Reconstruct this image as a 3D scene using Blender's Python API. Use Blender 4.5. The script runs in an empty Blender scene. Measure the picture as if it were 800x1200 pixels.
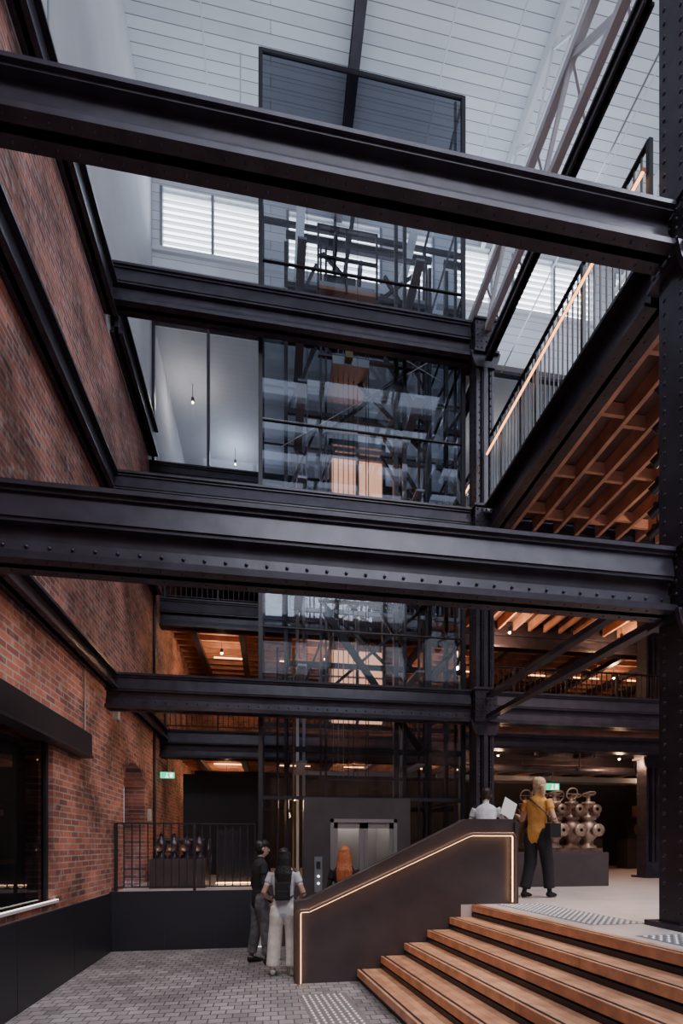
import bpy, math, random
import numpy as np
from mathutils import Vector, Matrix
random.seed(7)
sc = bpy.context.scene
R = math.radians

# ---------------------------------------------------------------- materials
def newmat(name):
    m = bpy.data.materials.new(name); m.use_nodes = True
    nt = m.node_tree; b = nt.nodes['Principled BSDF']
    return m, nt, b
def simple(name, col, rough=0.5, metal=0.0, noise=0.0, nscale=6.0, bump=0.0, emit=None, estr=0.0):
    m, nt, b = newmat(name)
    b.inputs['Base Color'].default_value = (*col, 1)
    b.inputs['Roughness'].default_value = rough
    b.inputs['Metallic'].default_value = metal
    if emit:
        b.inputs['Emission Color'].default_value = (*emit, 1)
        b.inputs['Emission Strength'].default_value = estr
    if noise > 0 or bump > 0:
        tc = nt.nodes.new('ShaderNodeTexCoord')
        n = nt.nodes.new('ShaderNodeTexNoise'); n.inputs['Scale'].default_value = nscale
        n.inputs['Detail'].default_value = 6
        nt.links.new(tc.outputs['Object'], n.inputs['Vector'])
        if noise > 0:
            r = nt.nodes.new('ShaderNodeValToRGB')
            r.color_ramp.elements[0].color = (*[c*(1-noise) for c in col], 1)
            r.color_ramp.elements[1].color = (*[min(1, c*(1+noise)) for c in col], 1)
            r.color_ramp.elements[0].position = .3; r.color_ramp.elements[1].position = .7
            nt.links.new(n.outputs['Fac'], r.inputs['Fac'])
            nt.links.new(r.outputs['Color'], b.inputs['Base Color'])
        if bump > 0:
            bp = nt.nodes.new('ShaderNodeBump'); bp.inputs['Strength'].default_value = bump
            bp.inputs['Distance'].default_value = .02
            nt.links.new(n.outputs['Fac'], bp.inputs['Height'])
            nt.links.new(bp.outputs['Normal'], b.inputs['Normal'])
    return m
def brickmat(name, axes, c1, c2, mortar, bw, bh, ms, rough=.85, bump=.5, offset=.5, noise=.5, rot=0, msmooth=.1, nscale=1.3, fine=0.0):
    """axes: which object axes become u,v"""
    m, nt, b = newmat(name)
    tc = nt.nodes.new('ShaderNodeTexCoord')
    sep = nt.nodes.new('ShaderNodeSeparateXYZ'); com = nt.nodes.new('ShaderNodeCombineXYZ')
    mp = nt.nodes.new('ShaderNodeMapping'); mp.inputs['Rotation'].default_value = (0, 0, rot)
    nt.links.new(tc.outputs['Object'], mp.inputs['Vector'])
    nt.links.new(mp.outputs['Vector'], sep.inputs[0])
    nt.links.new(sep.outputs[axes[0]], com.inputs[0]); nt.links.new(sep.outputs[axes[1]], com.inputs[1])
    br = nt.nodes.new('ShaderNodeTexBrick')
    br.inputs['Scale'].default_value = 1; br.inputs['Brick Width'].default_value = bw
    br.inputs['Row Height'].default_value = bh; br.inputs['Mortar Size'].default_value = ms
    br.inputs['Mortar Smooth'].default_value = msmooth
    br.inputs['Color1'].default_value = (*c1, 1); br.inputs['Color2'].default_value = (*c2, 1)
    br.inputs['Mortar'].default_value = (*mortar, 1); br.offset = offset
    nt.links.new(com.outputs[0], br.inputs['Vector'])
    n = nt.nodes.new('ShaderNodeTexNoise'); n.inputs['Scale'].default_value = nscale; n.inputs['Detail'].default_value = 8
    nt.links.new(tc.outputs['Object'], n.inputs['Vector'])
    r = nt.nodes.new('ShaderNodeValToRGB')
    r.color_ramp.elements[0].position = .35; r.color_ramp.elements[1].position = .68
    a = 1-noise; r.color_ramp.elements[0].color = (a, a, a, 1)
    q = 1+noise*.5; r.color_ramp.elements[1].color = (q, q, q, 1)
    nt.links.new(n.outputs['Fac'], r.inputs['Fac'])
    mx = nt.nodes.new('ShaderNodeMix'); mx.data_type = 'RGBA'; mx.blend_type = 'MULTIPLY'
    mx.inputs['Factor'].default_value = 1
    nt.links.new(br.outputs['Color'], mx.inputs['A']); nt.links.new(r.outputs['Color'], mx.inputs['B'])
    last = mx.outputs['Result']
    if fine > 0:   # pale efflorescence / worn paint speckle
        n2 = nt.nodes.new('ShaderNodeTexNoise'); n2.inputs['Scale'].default_value = 9; n2.inputs['Detail'].default_value = 8
        nt.links.new(tc.outputs['Object'], n2.inputs['Vector'])
        r2 = nt.nodes.new('ShaderNodeValToRGB'); r2.color_ramp.elements[0].position = .54; r2.color_ramp.elements[1].position = .72
        r2.color_ramp.elements[0].color = (0, 0, 0, 1); r2.color_ramp.elements[1].color = (fine, fine, fine, 1)
        nt.links.new(n2.outputs['Fac'], r2.inputs['Fac'])
        m2 = nt.nodes.new('ShaderNodeMix'); m2.data_type = 'RGBA'
        nt.links.new(r2.outputs['Color'], m2.inputs['Factor']); nt.links.new(last, m2.inputs['A']); m2.inputs['B'].default_value = (.5, .4, .37, 1)
        last = m2.outputs['Result']
    nt.links.new(last, b.inputs['Base Color'])
    b.inputs['Roughness'].default_value = rough
    inv = nt.nodes.new('ShaderNodeMath'); inv.operation = 'SUBTRACT'; inv.inputs[0].default_value = 1
    nt.links.new(br.outputs['Fac'], inv.inputs[1])
    bp = nt.nodes.new('ShaderNodeBump'); bp.inputs['Strength'].default_value = bump; bp.inputs['Distance'].default_value = .012
    nt.links.new(inv.outputs[0], bp.inputs['Height']); nt.links.new(bp.outputs['Normal'], b.inputs['Normal'])
    return m
def glassmat(name, tint, refl=.01, ior=1.42):
    m = bpy.data.materials.new(name); m.use_nodes = True; nt = m.node_tree; nt.nodes.clear()
    o = nt.nodes.new('ShaderNodeOutputMaterial'); mx = nt.nodes.new('ShaderNodeMixShader')
    t = nt.nodes.new('ShaderNodeBsdfTransparent'); t.inputs[0].default_value = (*tint, 1)
    g = nt.nodes.new('ShaderNodeBsdfGlossy'); g.inputs['Roughness'].default_value = .015
    g.inputs[0].default_value = (.9, .95, 1, 1)
    f = nt.nodes.new('ShaderNodeFresnel'); f.inputs[0].default_value = ior
    ad = nt.nodes.new('ShaderNodeMath'); ad.operation = 'MULTIPLY_ADD'
    ad.inputs[1].default_value = 1.3; ad.inputs[2].default_value = refl
    nt.links.new(f.outputs[0], ad.inputs[0]); nt.links.new(ad.outputs[0], mx.inputs[0])
    nt.links.new(t.outputs[0], mx.inputs[1]); nt.links.new(g.outputs[0], mx.inputs[2])
    nt.links.new(mx.outputs[0], o.inputs[0])
    return m
def emis(name, col, s):
    m = bpy.data.materials.new(name); m.use_nodes = True; nt = m.node_tree; nt.nodes.clear()
    o = nt.nodes.new('ShaderNodeOutputMaterial'); e = nt.nodes.new('ShaderNodeEmission')
    e.inputs[0].default_value = (*col, 1); e.inputs[1].default_value = s
    nt.links.new(e.outputs[0], o.inputs[0]); return m

STEEL = simple('dark_painted_steel', (.040, .034, .048), .36, .3, .3, 5, .15)
STEEL2 = simple('black_steel', (.022, .020, .027), .45, .2)
GREYST = simple('grey_steel', (.26, .27, .30), .4, .5)
WHITEST = simple('white_steel', (.62, .63, .66), .5)
PLASTER = simple('white_plaster', (.50, .51, .55), .8, 0, .06, 1.2, .05)
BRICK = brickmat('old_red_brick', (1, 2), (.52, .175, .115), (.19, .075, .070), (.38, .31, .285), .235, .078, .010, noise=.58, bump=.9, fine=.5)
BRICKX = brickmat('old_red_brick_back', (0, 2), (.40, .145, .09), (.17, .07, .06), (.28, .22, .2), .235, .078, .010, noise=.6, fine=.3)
ROOFM = brickmat('white_ceiling_boards', (0, 1), (.72, .75, .79), (.57, .60, .65), (.18, .19, .23), 30, .15, .006, .6, .5, noise=.12, nscale=.5)
BOARDW = brickmat('white_wall_boards', (0, 2), (.70, .72, .76), (.6, .62, .66), (.25, .26, .3), 30, .2, .007, .6, .4, noise=.06)
PAVER = brickmat('stone_pavers', (0, 1), (.40, .365, .375), (.25, .23, .24), (.10, .09, .10), .15, .12, .007, .55, .35, noise=.32)
TERR = simple('pale_concrete_floor', (.60, .52, .50), .42, 0, .12, 3)
WOOD = brickmat('oak_stair_boards', (1, 0), (.72, .375, .215), (.58, .27, .15), (.16, .07, .04), 2.2, .10, .002, .42, .15, noise=.28, rot=R(-6), nscale=7)
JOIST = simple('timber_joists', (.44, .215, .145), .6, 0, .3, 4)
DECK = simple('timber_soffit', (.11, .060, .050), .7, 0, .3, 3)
BRONZE = simple('bronze_panel', (.075, .060, .064), .45, .3, .15, 3)
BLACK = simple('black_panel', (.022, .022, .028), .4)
DARKW = simple('dark_wall', (.024, .024, .030), .7)
GLASS = glassmat('tower_glass', (.72, .75, .80), .03)
GLASSC = glassmat('clear_glass', (.84, .87, .90), .01)
GLASSD = glassmat('dark_tinted_glass', (.14, .145, .175), 0)
DAY = emis('daylight_pane', (.84, .91, 1), 7.0)
LED = emis('warm_led_strip', (1, .54, .27), 8)
LEDH = emis('warm_led_rail', (1, .40, .15), 4.5)
LEDW = emis('white_led', (1, .88, .78), 3)
LEDB = emis('warm_batten_led', (1, .50, .24), 6)
BULB = emis('warm_bulb', (1, .62, .32), 60)
LIFTW = emis('lift_interior_glow', (1, .47, .29), 1.7)
GREEN = emis('exit_green', (.03, .8, .42), 1.6)
BRASS = simple('cast_bronze_pale', (.36, .25, .19), .42, .55, .3, 9)
COPPER = simple('cast_bronze_brown', (.24, .15, .11), .42, .55, .3, 9)
RAIL = simple('bronze_rail', (.25, .16, .12), .4, .6)
STAINL = simple('brushed_stainless', (.50, .48, .48), .32, .8)
TIMBERW = simple('warm_timber_panel', (.40, .17, .08), .5, 0, .2, 3)
STUD = simple('steel_studs', (.70, .68, .68), .35, .4)
TACT = simple('tactile_base_tile', (.20, .18, .18), .6)
CABLE = simple('lift_duct_ochre', (.22, .15, .05), .5)

# ---------------------------------------------------------------- mesh builder
class MB:
    def __init__(s): s.v = []; s.f = []; s.m = []; s.mats = []; s.sm = []
    def mi(s, mat):
        if mat not in s.mats: s.mats.append(mat)
        return s.mats.index(mat)
    def add(s, vs, fs, mat, smooth=False):
        o = len(s.v); i = s.mi(mat)
        s.v += [tuple(v) for v in vs]
        for f in fs: s.f.append(tuple(o+k for k in f)); s.m.append(i); s.sm.append(smooth)
    def box(s, x0, x1, y0, y1, z0, z1, mat):
        s.add([(x0,y0,z0),(x1,y0,z0),(x1,y1,z0),(x0,y1,z0),(x0,y0,z1),(x1,y0,z1),(x1,y1,z1),(x0,y1,z1)],
              [(0,3,2,1),(4,5,6,7),(0,1,5,4),(1,2,6,5),(2,3,7,6),(3,0,4,7)], mat)
    def prism(s, poly, axis, a0, a1, mat):
        def P(u, v, a):
            return {'x': (a, u, v), 'y': (u, a, v), 'z': (u, v, a)}[axis]
        n = len(poly)
        s.add([P(u, v, a0) for u, v in poly]+[P(u, v, a1) for u, v in poly],
              [tuple(range(n)), tuple(range(2*n-1, n-1, -1))]+[(i, (i+1) % n, n+(i+1) % n, n+i) for i in range(n)], mat)
    def bar(s, p0, p1, w, h, mat, up=(0, 0, 1)):
        p0 = Vector(p0); p1 = Vector(p1); d = (p1-p0).normalized(); up = Vector(up)
        if abs(d.dot(up)) > .98: up = Vector((0, 1, 0))
        a = d.cross(up).normalized()*w/2; b = a.cross(d).normalized()*h/2
        vs = [p+sa*a+sb*b for p in (p0, p1) for sa, sb in ((-1,-1),(1,-1),(1,1),(-1,1))]
        s.add(vs, [(0,3,2,1),(4,5,6,7),(0,1,5,4),(1,2,6,5),(2,3,7,6),(3,0,4,7)], mat)
    def cyl(s, p0, p1, r, mat, n=12, r1=None, smooth=True):
        p0 = Vector(p0); p1 = Vector(p1); d = (p1-p0).normalized(); r1 = r if r1 is None else r1
        u = Vector((0, 0, 1)) if abs(d.z) < .9 else Vector((1, 0, 0))
        a = d.cross(u).normalized(); b = d.cross(a)
        vs = [p+(a*math.cos(2*math.pi*k/n)+b*math.sin(2*math.pi*k/n))*q for p, q in ((p0, r), (p1, r1)) for k in range(n)]
        s.add(vs, [(i, (i+1) % n, n+(i+1) % n, n+i) for i in range(n)], mat, smooth)
        s.add(vs, [tuple(range(n-1, -1, -1)), tuple(range(n, 2*n))], mat)
    def lathe(s, c, prof, mat, n=16, axis=(0, 0, 1)):
        c = Vector(c); d = Vector(axis).normalized()
        u = Vector((0, 0, 1)) if abs(d.z) < .9 else Vector((1, 0, 0))
        a = d.cross(u).normalized(); b = d.cross(a); vs = []
        for r, h in prof:
            for k in range(n):
                t = 2*math.pi*k/n; vs.append(c+d*h+(a*math.cos(t)+b*math.sin(t))*r)
        fs = [(j*n+i, j*n+(i+1) % n, (j+1)*n+(i+1) % n, (j+1)*n+i) for j in range(len(prof)-1) for i in range(n)]
        fs += [tuple(range(n)), tuple(range(len(prof)*n-1, (len(prof)-1)*n-1, -1))]
        s.add(vs, fs, mat, True)
    def torus(s, c, Rr, r, mat, axis=(0, 1, 0), n=20, k=6):
        c = Vector(c); d = Vector(axis).normalized(); u = Vector((0, 0, 1)) if abs(d.z) < .9 else Vector((1, 0, 0))
        a = d.cross(u).normalized(); b = d.cross(a); vs = []
        for i in range(n):
            t = 2*math.pi*i/n; e = a*math.cos(t)+b*math.sin(t)
            for j in range(k):
                q = 2*math.pi*j/k; vs.append(c+e*(Rr+r*math.cos(q))+d*r*math.sin(q))
        s.add(vs, [(i*k+j, ((i+1) % n)*k+j, ((i+1) % n)*k+(j+1) % k, i*k+(j+1) % k) for i in range(n) for j in range(k)], mat, True)
    def ball(s, c, r, mat, n=10, sc=(1, 1, 1)):
        vs = []; fs = []; m = n//2
        for j in range(m+1):
            ph = math.pi*j/m
            for i in range(n):
                t = 2*math.pi*i/n
                vs.append((c[0]+r*sc[0]*math.sin(ph)*math.cos(t), c[1]+r*sc[1]*math.sin(ph)*math.sin(t), c[2]+r*sc[2]*math.cos(ph)))
        for j in range(m):
            for i in range(n): fs.append((j*n+i, (j+1)*n+i, (j+1)*n+(i+1) % n, j*n+(i+1) % n))
        s.add(vs, fs, mat, True)
    def rivet(s, c, nrm, r, mat):
        c = Vector(c); d = Vector(nrm).normalized(); u = Vector((0, 0, 1)) if abs(d.z) < .9 else Vector((1, 0, 0))
        a = d.cross(u).normalized(); b = d.cross(a); vs = []
        for q, h in ((1, 0), (.75, .5)):
            for k in range(6):
                t = math.pi*k/3; vs.append(c+(a*math.cos(t)+b*math.sin(t))*r*q+d*r*h)
        vs.append(c+d*r*.75)
        s.add(vs, [(i, (i+1) % 6, 6+(i+1) % 6, 6+i) for i in range(6)]+[(6+i, 6+(i+1) % 6, 12) for i in range(6)], mat, True)
    def build(s, name, parent=None, bevel=0):
        me = bpy.data.meshes.new(name); me.from_pydata(s.v, [], s.f)
        for m in s.mats: me.materials.append(m)
        me.polygons.foreach_set('material_index', s.m); me.polygons.foreach_set('use_smooth', s.sm); me.update()
        ob = bpy.data.objects.new(name, me); sc.collection.objects.link(ob)
        if parent: ob.parent = parent
        if bevel:
            b = ob.modifiers.new('bevel', 'BEVEL'); b.width = bevel; b.segments = 2; b.limit_method = 'ANGLE'
        return ob

# ---------------------------------------------------------------- camera
F = 560.0
cd = bpy.data.cameras.new('camera'); cam = bpy.data.objects.new('camera', cd); sc.collection.objects.link(cam)
cam.location = (0, 0, 1.7); cam.rotation_euler = (R(90), 0, R(-8.43))
cd.sensor_fit = 'AUTO'; cd.sensor_width = 36; cd.lens = F/1200*36; cd.shift_y = 390/1200; cd.clip_start = .05; cd.clip_end = 200
sc.camera = cam

XL = -2.53; XC = 3.65; XC1 = 3.81; Y1 = 3.9; Y2 = 7.92; Y3 = 11.6; YB = 10.8; YE = 16.0; ZL = .93; XR = 13.0; ZR = 16.3
YF = -8.0

# ---------------------------------------------------------------- room shell
m = MB(); m.box(XL, 4.6, YF, 8.06, -.12, 0, PAVER); m.build('floor')
TA = math.tan(R(6))
def nos(k, y): return 1.06+.3*k+(5.85-y)*TA
m = MB()
e = .14
m.prism([(nos(5, 5.85)+e, 5.85), (nos(5, -2)+e, -2), (nos(5, -2)+e, YF), (XR, YF), (XR, 5.85)], 'z', .78, ZL, TERR)
m.box(2.42, XR, 5.85, 8.12, .001, ZL, TERR)
m.box(XL, XR, 8.12, YE, .001, ZL, TERR)
m.build('floor_upper_landing')

m = MB()  # brick wall left
W0 = XL-.4
m.box(W0, XL, YF, 2.2, 0, 9.8, BRICK)
m.box(W0, XL, 2.2, 6.05, 0, 1.02, BRICK); m.box(W0, XL, 2.2, 6.05, 2.9, 9.8, BRICK)
m.box(W0, XL, 6.05, 8.8, 0, 9.8, BRICK)
m.box(W0, XL, 10.2, YE, 0, 9.8, BRICK); m.box(W0, XL, 8.8, 10.2, 3.4, 9.8, BRICK)
arc = [(9.5-.7*math.cos(t), 2.85+.38*math.sin(t)) for t in [math.pi*i/12 for i in range(13)]]
m.prism([(8.8, 3.4)]+arc+[(10.2, 3.4)], 'x', W0, XL, BRICK)
for i in range(15):   # arch voussoirs
    t = math.pi*(i+.5)/15; cy = 9.5-.78*math.cos(t); cz = 2.86+.46*math.sin(t)
    m.bar((XL+.0, cy-.1*math.cos(t), cz-.09*math.sin(t)), (XL+.0, cy+.1*math.cos(t), cz+.09*math.sin(t)), .03, .075, BRICK, up=(0, math.sin(t), math.cos(t)))
m.build('wall_left')
m = MB(); m.box(W0-.07, W0-.02, 8.82, 10.18, ZL, 3.22, STEEL2)
for yy in (8.86, 9.5, 10.1): m.box(W0-.02, W0, yy-.04, yy+.04, ZL, 3.2, STEEL)
for zz in (1.6, 2.3, 2.85): m.box(W0-.02, W0, 8.82, 10.18, zz-.03, zz+.03, STEEL)
m.build('door_1')
m = MB(); m.box(XL-.3, XL, YF, YE, 9.8, ZR, PLASTER); m.box(XL, XL+.012, 5.9, 5.93, 10.5, ZR, GREYST); m.build('wall_left_upper')
m = MB(); m.box(XL, XL+.03, YF, 8.04, .0, ZL, BLACK)
for yy in (1, 2.4, 3.8, 5.2, 6.6): m.box(XL+.03, XL+.033, yy-.006, yy+.006, 0, ZL, STEEL)
m.box(XL, -.22, 8.05, 8.119, 0, ZL+.02, BLACK)
for xx in (-1.7, -.9): m.box(xx-.005, xx+.005, 8.046, 8.05, 0, ZL, STEEL)
m.build('trim_1')
m = MB(); m.box(XL-.0, XL+.16, 1.5, 6.84, 2.88, 3.18, STEEL2); m.box(XL, XL+.18, 1.5, 6.86, 2.86, 2.89, STEEL); m.build('window_lintel')
m = MB()
m.box(W0-.02, XL-.3, 2.2, 6.05, 1.02, 2.9, DARKW)
m.add([(XL-.08, 2.2, 1.05), (XL-.08, 6.05, 1.05), (XL-.08, 6.05, 2.9), (XL-.08, 2.2, 2.9)], [(0, 1, 2, 3)], GLASSC)
m.box(XL-.1, XL-.05, 4.1, 4.14, 1.05, 2.9, STEEL2); m.box(XL-.1, XL-.05, 6.0, 6.05, 1.05, 2.9, STEEL2)
m.box(XL-.28, XL-.2, 3.2, 5.4, 2.0, 2.06, RAIL); m.box(XL-.28, XL-.2, 4.4, 5.6, 1.5, 1.54, RAIL)
m.box(XL-.02, XL+.04, 1.8, 6.12, 1.02, 1.05, WHITEST); m.box(XL+.005, XL+.035, 1.8, 6.12, 1.05, 1.056, LEDW)
m.build('window_1')
# back walls
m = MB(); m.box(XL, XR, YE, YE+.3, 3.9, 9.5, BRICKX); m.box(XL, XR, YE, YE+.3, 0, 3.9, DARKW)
m.box(XL, XR, YE, YE+.3, 9.5, 13.4, PLASTER); m.build('wall_back')
m = MB(); m.box(XR, XR+.3, YF, YE, 0, 3.9, DARKW); m.box(XR, XR+.3, YF, YE, 3.9, 9.5, BRICK); m.box(XR, XR+.3, YF, YE, 9.5, ZR, PLASTER); m.build('wall_right')
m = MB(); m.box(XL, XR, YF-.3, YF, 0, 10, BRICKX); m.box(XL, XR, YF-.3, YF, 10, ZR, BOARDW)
for x in np.arange(XL+1, XR, 2.4): m.box(x-.1, x+.1, YF, YF+.15, 0, ZR, STEEL)
for z in (4.0, 7.2, 10.1, 13): m.box(XL, XR, YF, YF+.12, z, z+.35, STEEL)
m.build('wall_front')
m = MB(); m.box(XR-.05, XR, 13.4, 15.6, ZL, 3.1, TIMBERW); m.build('timber_wall_panel')
m = MB()  # upper back wall with window openings
wins = [(-2.37, -.15), (.35, 2.55), (3.05, 5.25), (5.75, 7.95), (8.45, 10.65)]
m.box(XL, XR, YB, YB+.2, 13.1, 14.6, BOARDW); m.box(XL, XR, YB, YB+.2, 15.95, ZR, BOARDW)
px = XL
for a, b in wins:
    m.box(px, a, YB, YB+.2, 14.6, 15.95, BOARDW); px = b
m.box(px, XR, YB, YB+.2, 14.6, 15.95, BOARDW)
m.box(XL, XR, YB-.12, YB, 13.1, 13.3, WHITEST); m.box(XL, XR, YB-.06, YB, 14.5, 14.6, WHITEST)
m.build('wall_back_upper')
for i, (a, b) in enumerate(wins):
    m = MB()
    m.add([(a, YB+.19, 14.6), (b, YB+.19, 14.6), (b, YB+.19, 15.95), (a, YB+.19, 15.95)], [(0, 1, 2, 3)], DAY)
    for xx in (a+.03, (a+b)/2, b-.03): m.box(xx-.03, xx+.03, YB-.02, YB+.1, 14.6, 15.95, GREYST)
    for z in np.arange(14.72, 15.95, .15): m.bar((a, YB+.1, z), (b, YB+.1, z), .06, .014, WHITEST)
    m.build('window_%d' % (i+2))
m = MB(); m.box(XL, XR, 3.0, YB+.2, ZR, ZR+.2, ROOFM)
for x in (-1.2, 4.4, 7.2, 10): m.box(x-.012, x+.012, 3, YB, ZR-.02, ZR, WHITEST)
for y in np.arange(-7.9, 2.9, 1.35): m.box(XL, XR, y, y+.5, ZR, ZR+.2, ROOFM)
m.build('ceiling')
m = MB()
for y in np.arange(-7.65, 3.1, 1.35): m.box(XL, XR, y-.06, y+.06, ZR-.35, ZR, STEEL)
for x in (-.6, 1.5, 3.6, 5.7, 7.8, 9.9, 12): m.box(x-.07, x+.07, YF, 3.0, ZR-.3, ZR-.02, WHITEST)
for x in (3.6, 9.9):
    for y in np.arange(-7.6, 2.5, 2.7): m.bar((x, y, ZR-.2), (x, y+1.35, ZR-1.6), .06, .08, WHITEST); m.bar((x, y+1.35, ZR-1.6), (x, y+2.7, ZR-.2), .06, .08, WHITEST)
    m.box(x-.06, x+.06, YF, 3.0, ZR-1.7, ZR-1.58, WHITEST)
m.build('unseen_roof_framing')  # unseen framing, added to break up reflections in the tower glass
m = MB(); m.box(XL, XR, YB+.2, YE, 13.1, 13.4, PLASTER); m.build('ceiling_gallery')

m = MB()
m.add([(XL, YB, 9.8), (XR, YB, 9.8), (XR, YB, 13.1), (XL, YB, 13.1)], [(0, 1, 2, 3)], GLASS)
for xx in (XL+.03, -1.35, -.2, 3.6, 4.8, 6.0, 7.2, 8.4, 9.6): m.box(xx-.03, xx+.03, YB-.04, YB+.06, 9.8, 13.05, STEEL)
m.box(XL, XR, YB-.05, YB+.06, 9.8, 9.87, STEEL); m.box(XL, XR, YB-.05, YB+.06, 12.98, 13.05, STEEL)
m.build('gallery_glazing')

# ---------------------------------------------------------------- beams
def xbeam(name, y, x0, x1, z0, z1, hw=.12, rv=True):
    m = MB(); h = z1-z0; S = STEEL
    m.box(x0, x1, y-hw, y+hw, z0, z0+.035, S)
    m.box(x0, x1, y-hw*.93, y+hw*.93, z0+.035, z0+.06, S)
    m.box(x0, x1, y-.03, y+.03, z0, z1, S)
    m.box(x0, x1, y-hw, y+hw, z1-.035, z1, S); m.box(x0, x1, y-hw*.8, y+hw*.8, z1-.065, z1-.035, S)
    m.prism([(y-hw*.5, z0+.06), (y-.03, z0+.06), (y-.03, z0+.18), (y-hw*.4, z0+.17)], 'x', x0, x1, S)
    if h > .45:
        m.box(x0, x1, y-hw*.75, y-.03, z0+h*.5, z0+h*.5+.03, S)
        m.prism([(y-hw*.85, z0+h*.5+.03), (y-hw*.3, z0+h*.5+.03), (y-hw*.3, z1-.06), (y-hw*.62, z1-.06)], 'x', x0, x1, S)
    if rv:
        for x in np.arange(x0+.1, x1-.05, .16):
            m.rivet((x, y-hw*.48, z0+.12), (0, -1, 0), .015, S)
            m.rivet((x, y-hw*.6, z0), (0, 0, -1), .013, S); m.rivet((x, y+hw*.6, z0), (0, 0, -1), .013, S)
    return m.build(name)
def ybeam(name, x, y0, y1, z0, z1, hw=.12):
    m = MB(); S = STEEL
    m.box(x-hw, x+hw, y0, y1, z0, z0+.035, S); m.box(x-.03, x+.03, y0, y1, z0, z1, S); m.box(x-hw, x+hw, y0, y1, z1-.04, z1, S)
    m.box(x-hw*.6, x+hw*.6, y0, y1, z0+.035, z0+.1, S)
    for y in np.arange(y0+.1, y1-.05, .2):
        m.rivet((x-hw*.55, y, z0), (0, 0, -1), .014, S); m.rivet((x+hw*.55, y, z0), (0, 0, -1), .014, S)
    return m.build(name)
xbeam('steel_beam', Y1, XL, XC1-.23, 3.79, 4.36)
xbeam('steel_beam', Y1, XL, XC1-.23, 7.06, 7.45)
for z0, z1 in ((3.82, 4.37), (6.95, 7.5), (10.12, 10.72)):
    xbeam('steel_beam', Y2, XL, XC-.23, z0, z1); xbeam('steel_beam', Y2, XC+.23, XR, z0, z1, rv=False) if z0 < 9 else None
for z0, z1 in ((3.72, 4.37), (6.75, 7.4)):
    xbeam('steel_beam', Y3, XL, XR, z0, z1, .14, rv=False)
xbeam('steel_beam', 9.55, XC+.25, XR, 3.72, 4.05, .12, rv=False)
xbeam('steel_beam', YB-.17, XL, XR, 9.3, 9.8, .1, rv=False)
ybeam('steel_beam', XC+.1, Y1+.25, Y2-.25, 6.92, 7.46, .17); ybeam('steel_beam', XC, Y2+.25, YB, 6.92, 7.46, .17)
ybeam('steel_beam', XL+.1, YF, Y2-.13, 7.08, 7.5, .1); ybeam('steel_beam', XL+.1, Y2+.13, YB, 7.1, 7.5, .1)
ybeam('steel_beam', XL+.1, YF, Y2-.13, 4.12, 4.37, .1); ybeam('steel_beam', XL+.1, Y2+.13, Y3-.15, 4.12, 4.37, .1)
ybeam('steel_beam', XL+.1, YF, Y2-.13, 9.85, 10.4, .1); ybeam('steel_beam', XL+.1, Y2+.13, YB-.3, 9.85, 10.4, .1)
ybeam('steel_beam', XC, Y1+.27, Y2-.27, 9.9, 10.1, .06); ybeam('steel_beam', XC, Y2+.27, YB-.3, 9.9, 10.1, .06)
m = MB(); m.bar((XC+.1, Y1+.27, 3.87), (XC+.02, Y2-.27, 3.87), .12, .07, STEEL); m.bar((XC+.1, Y1+.27, 4.23), (XC+.02, Y2-.27, 4.23), .12, .07, STEEL)
m.build('tie_strut_pair')
m = MB()
for z in (10.55, 11.4): m.bar((XC+.02, 3.0, z), (XC+.02, YB-.02, z), .10, .11, WHITEST)
m.bar((XC+.5, 3.0, 11.2), (XC+.5, YB-.02, 11.2), .07, .08, WHITEST)
yy = 3.0; up = True
while yy < YB-.8:
    m.bar((XC+.02, yy, 10.55 if up else 11.4), (XC+.02, yy+.8, 11.4 if up else 10.55), .05, .06, WHITEST)
    m.bar((XC+.02, yy, 11.4), (XC+.5, yy+.4, 11.2), .03, .04, WHITEST); yy += .8; up = not up
m.build('white_roof_truss')
m = MB(); m.box(1.47, 1.57, 3.2, YB, 15.95, 16.2, STEEL); m.box(1.43, 1.61, 3.2, YB, 15.9, 15.95, STEEL); m.box(1.43, 1.61, 3.2, YB, 16.2, ZR, STEEL); m.build('roof_rafter')
m = MB()
for x in (5.0, 8.3):
    m.box(x-.05, x+.05, 3.2, YB, 15.95, 16.25, WHITEST)
    for y in np.arange(4, YB-1.2, 1.3): m.bar((x, y, 15.95), (x, y+.65, 15.2), .04, .05, WHITEST); m.bar((x, y+.65, 15.2), (x, y+1.3, 15.95), .04, .05, WHITEST)
    m.box(x-.04, x+.04, 4.5, YB-.2, 15.14, 15.22, WHITEST)
m.build('roof_truss')
m = MB(); m.cyl((3.2, 3.2, 16.0), (3.1, YB, 16.0), .015, WHITEST); m.cyl((5.5, 3.2, 13.0), (5.45, YB, 13.0), .015, WHITEST)
m.cyl((-.55, 9.0, 14.2), (-.55, 9.0, ZR), .014, WHITEST); m.build('roof_tie_rods')

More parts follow.
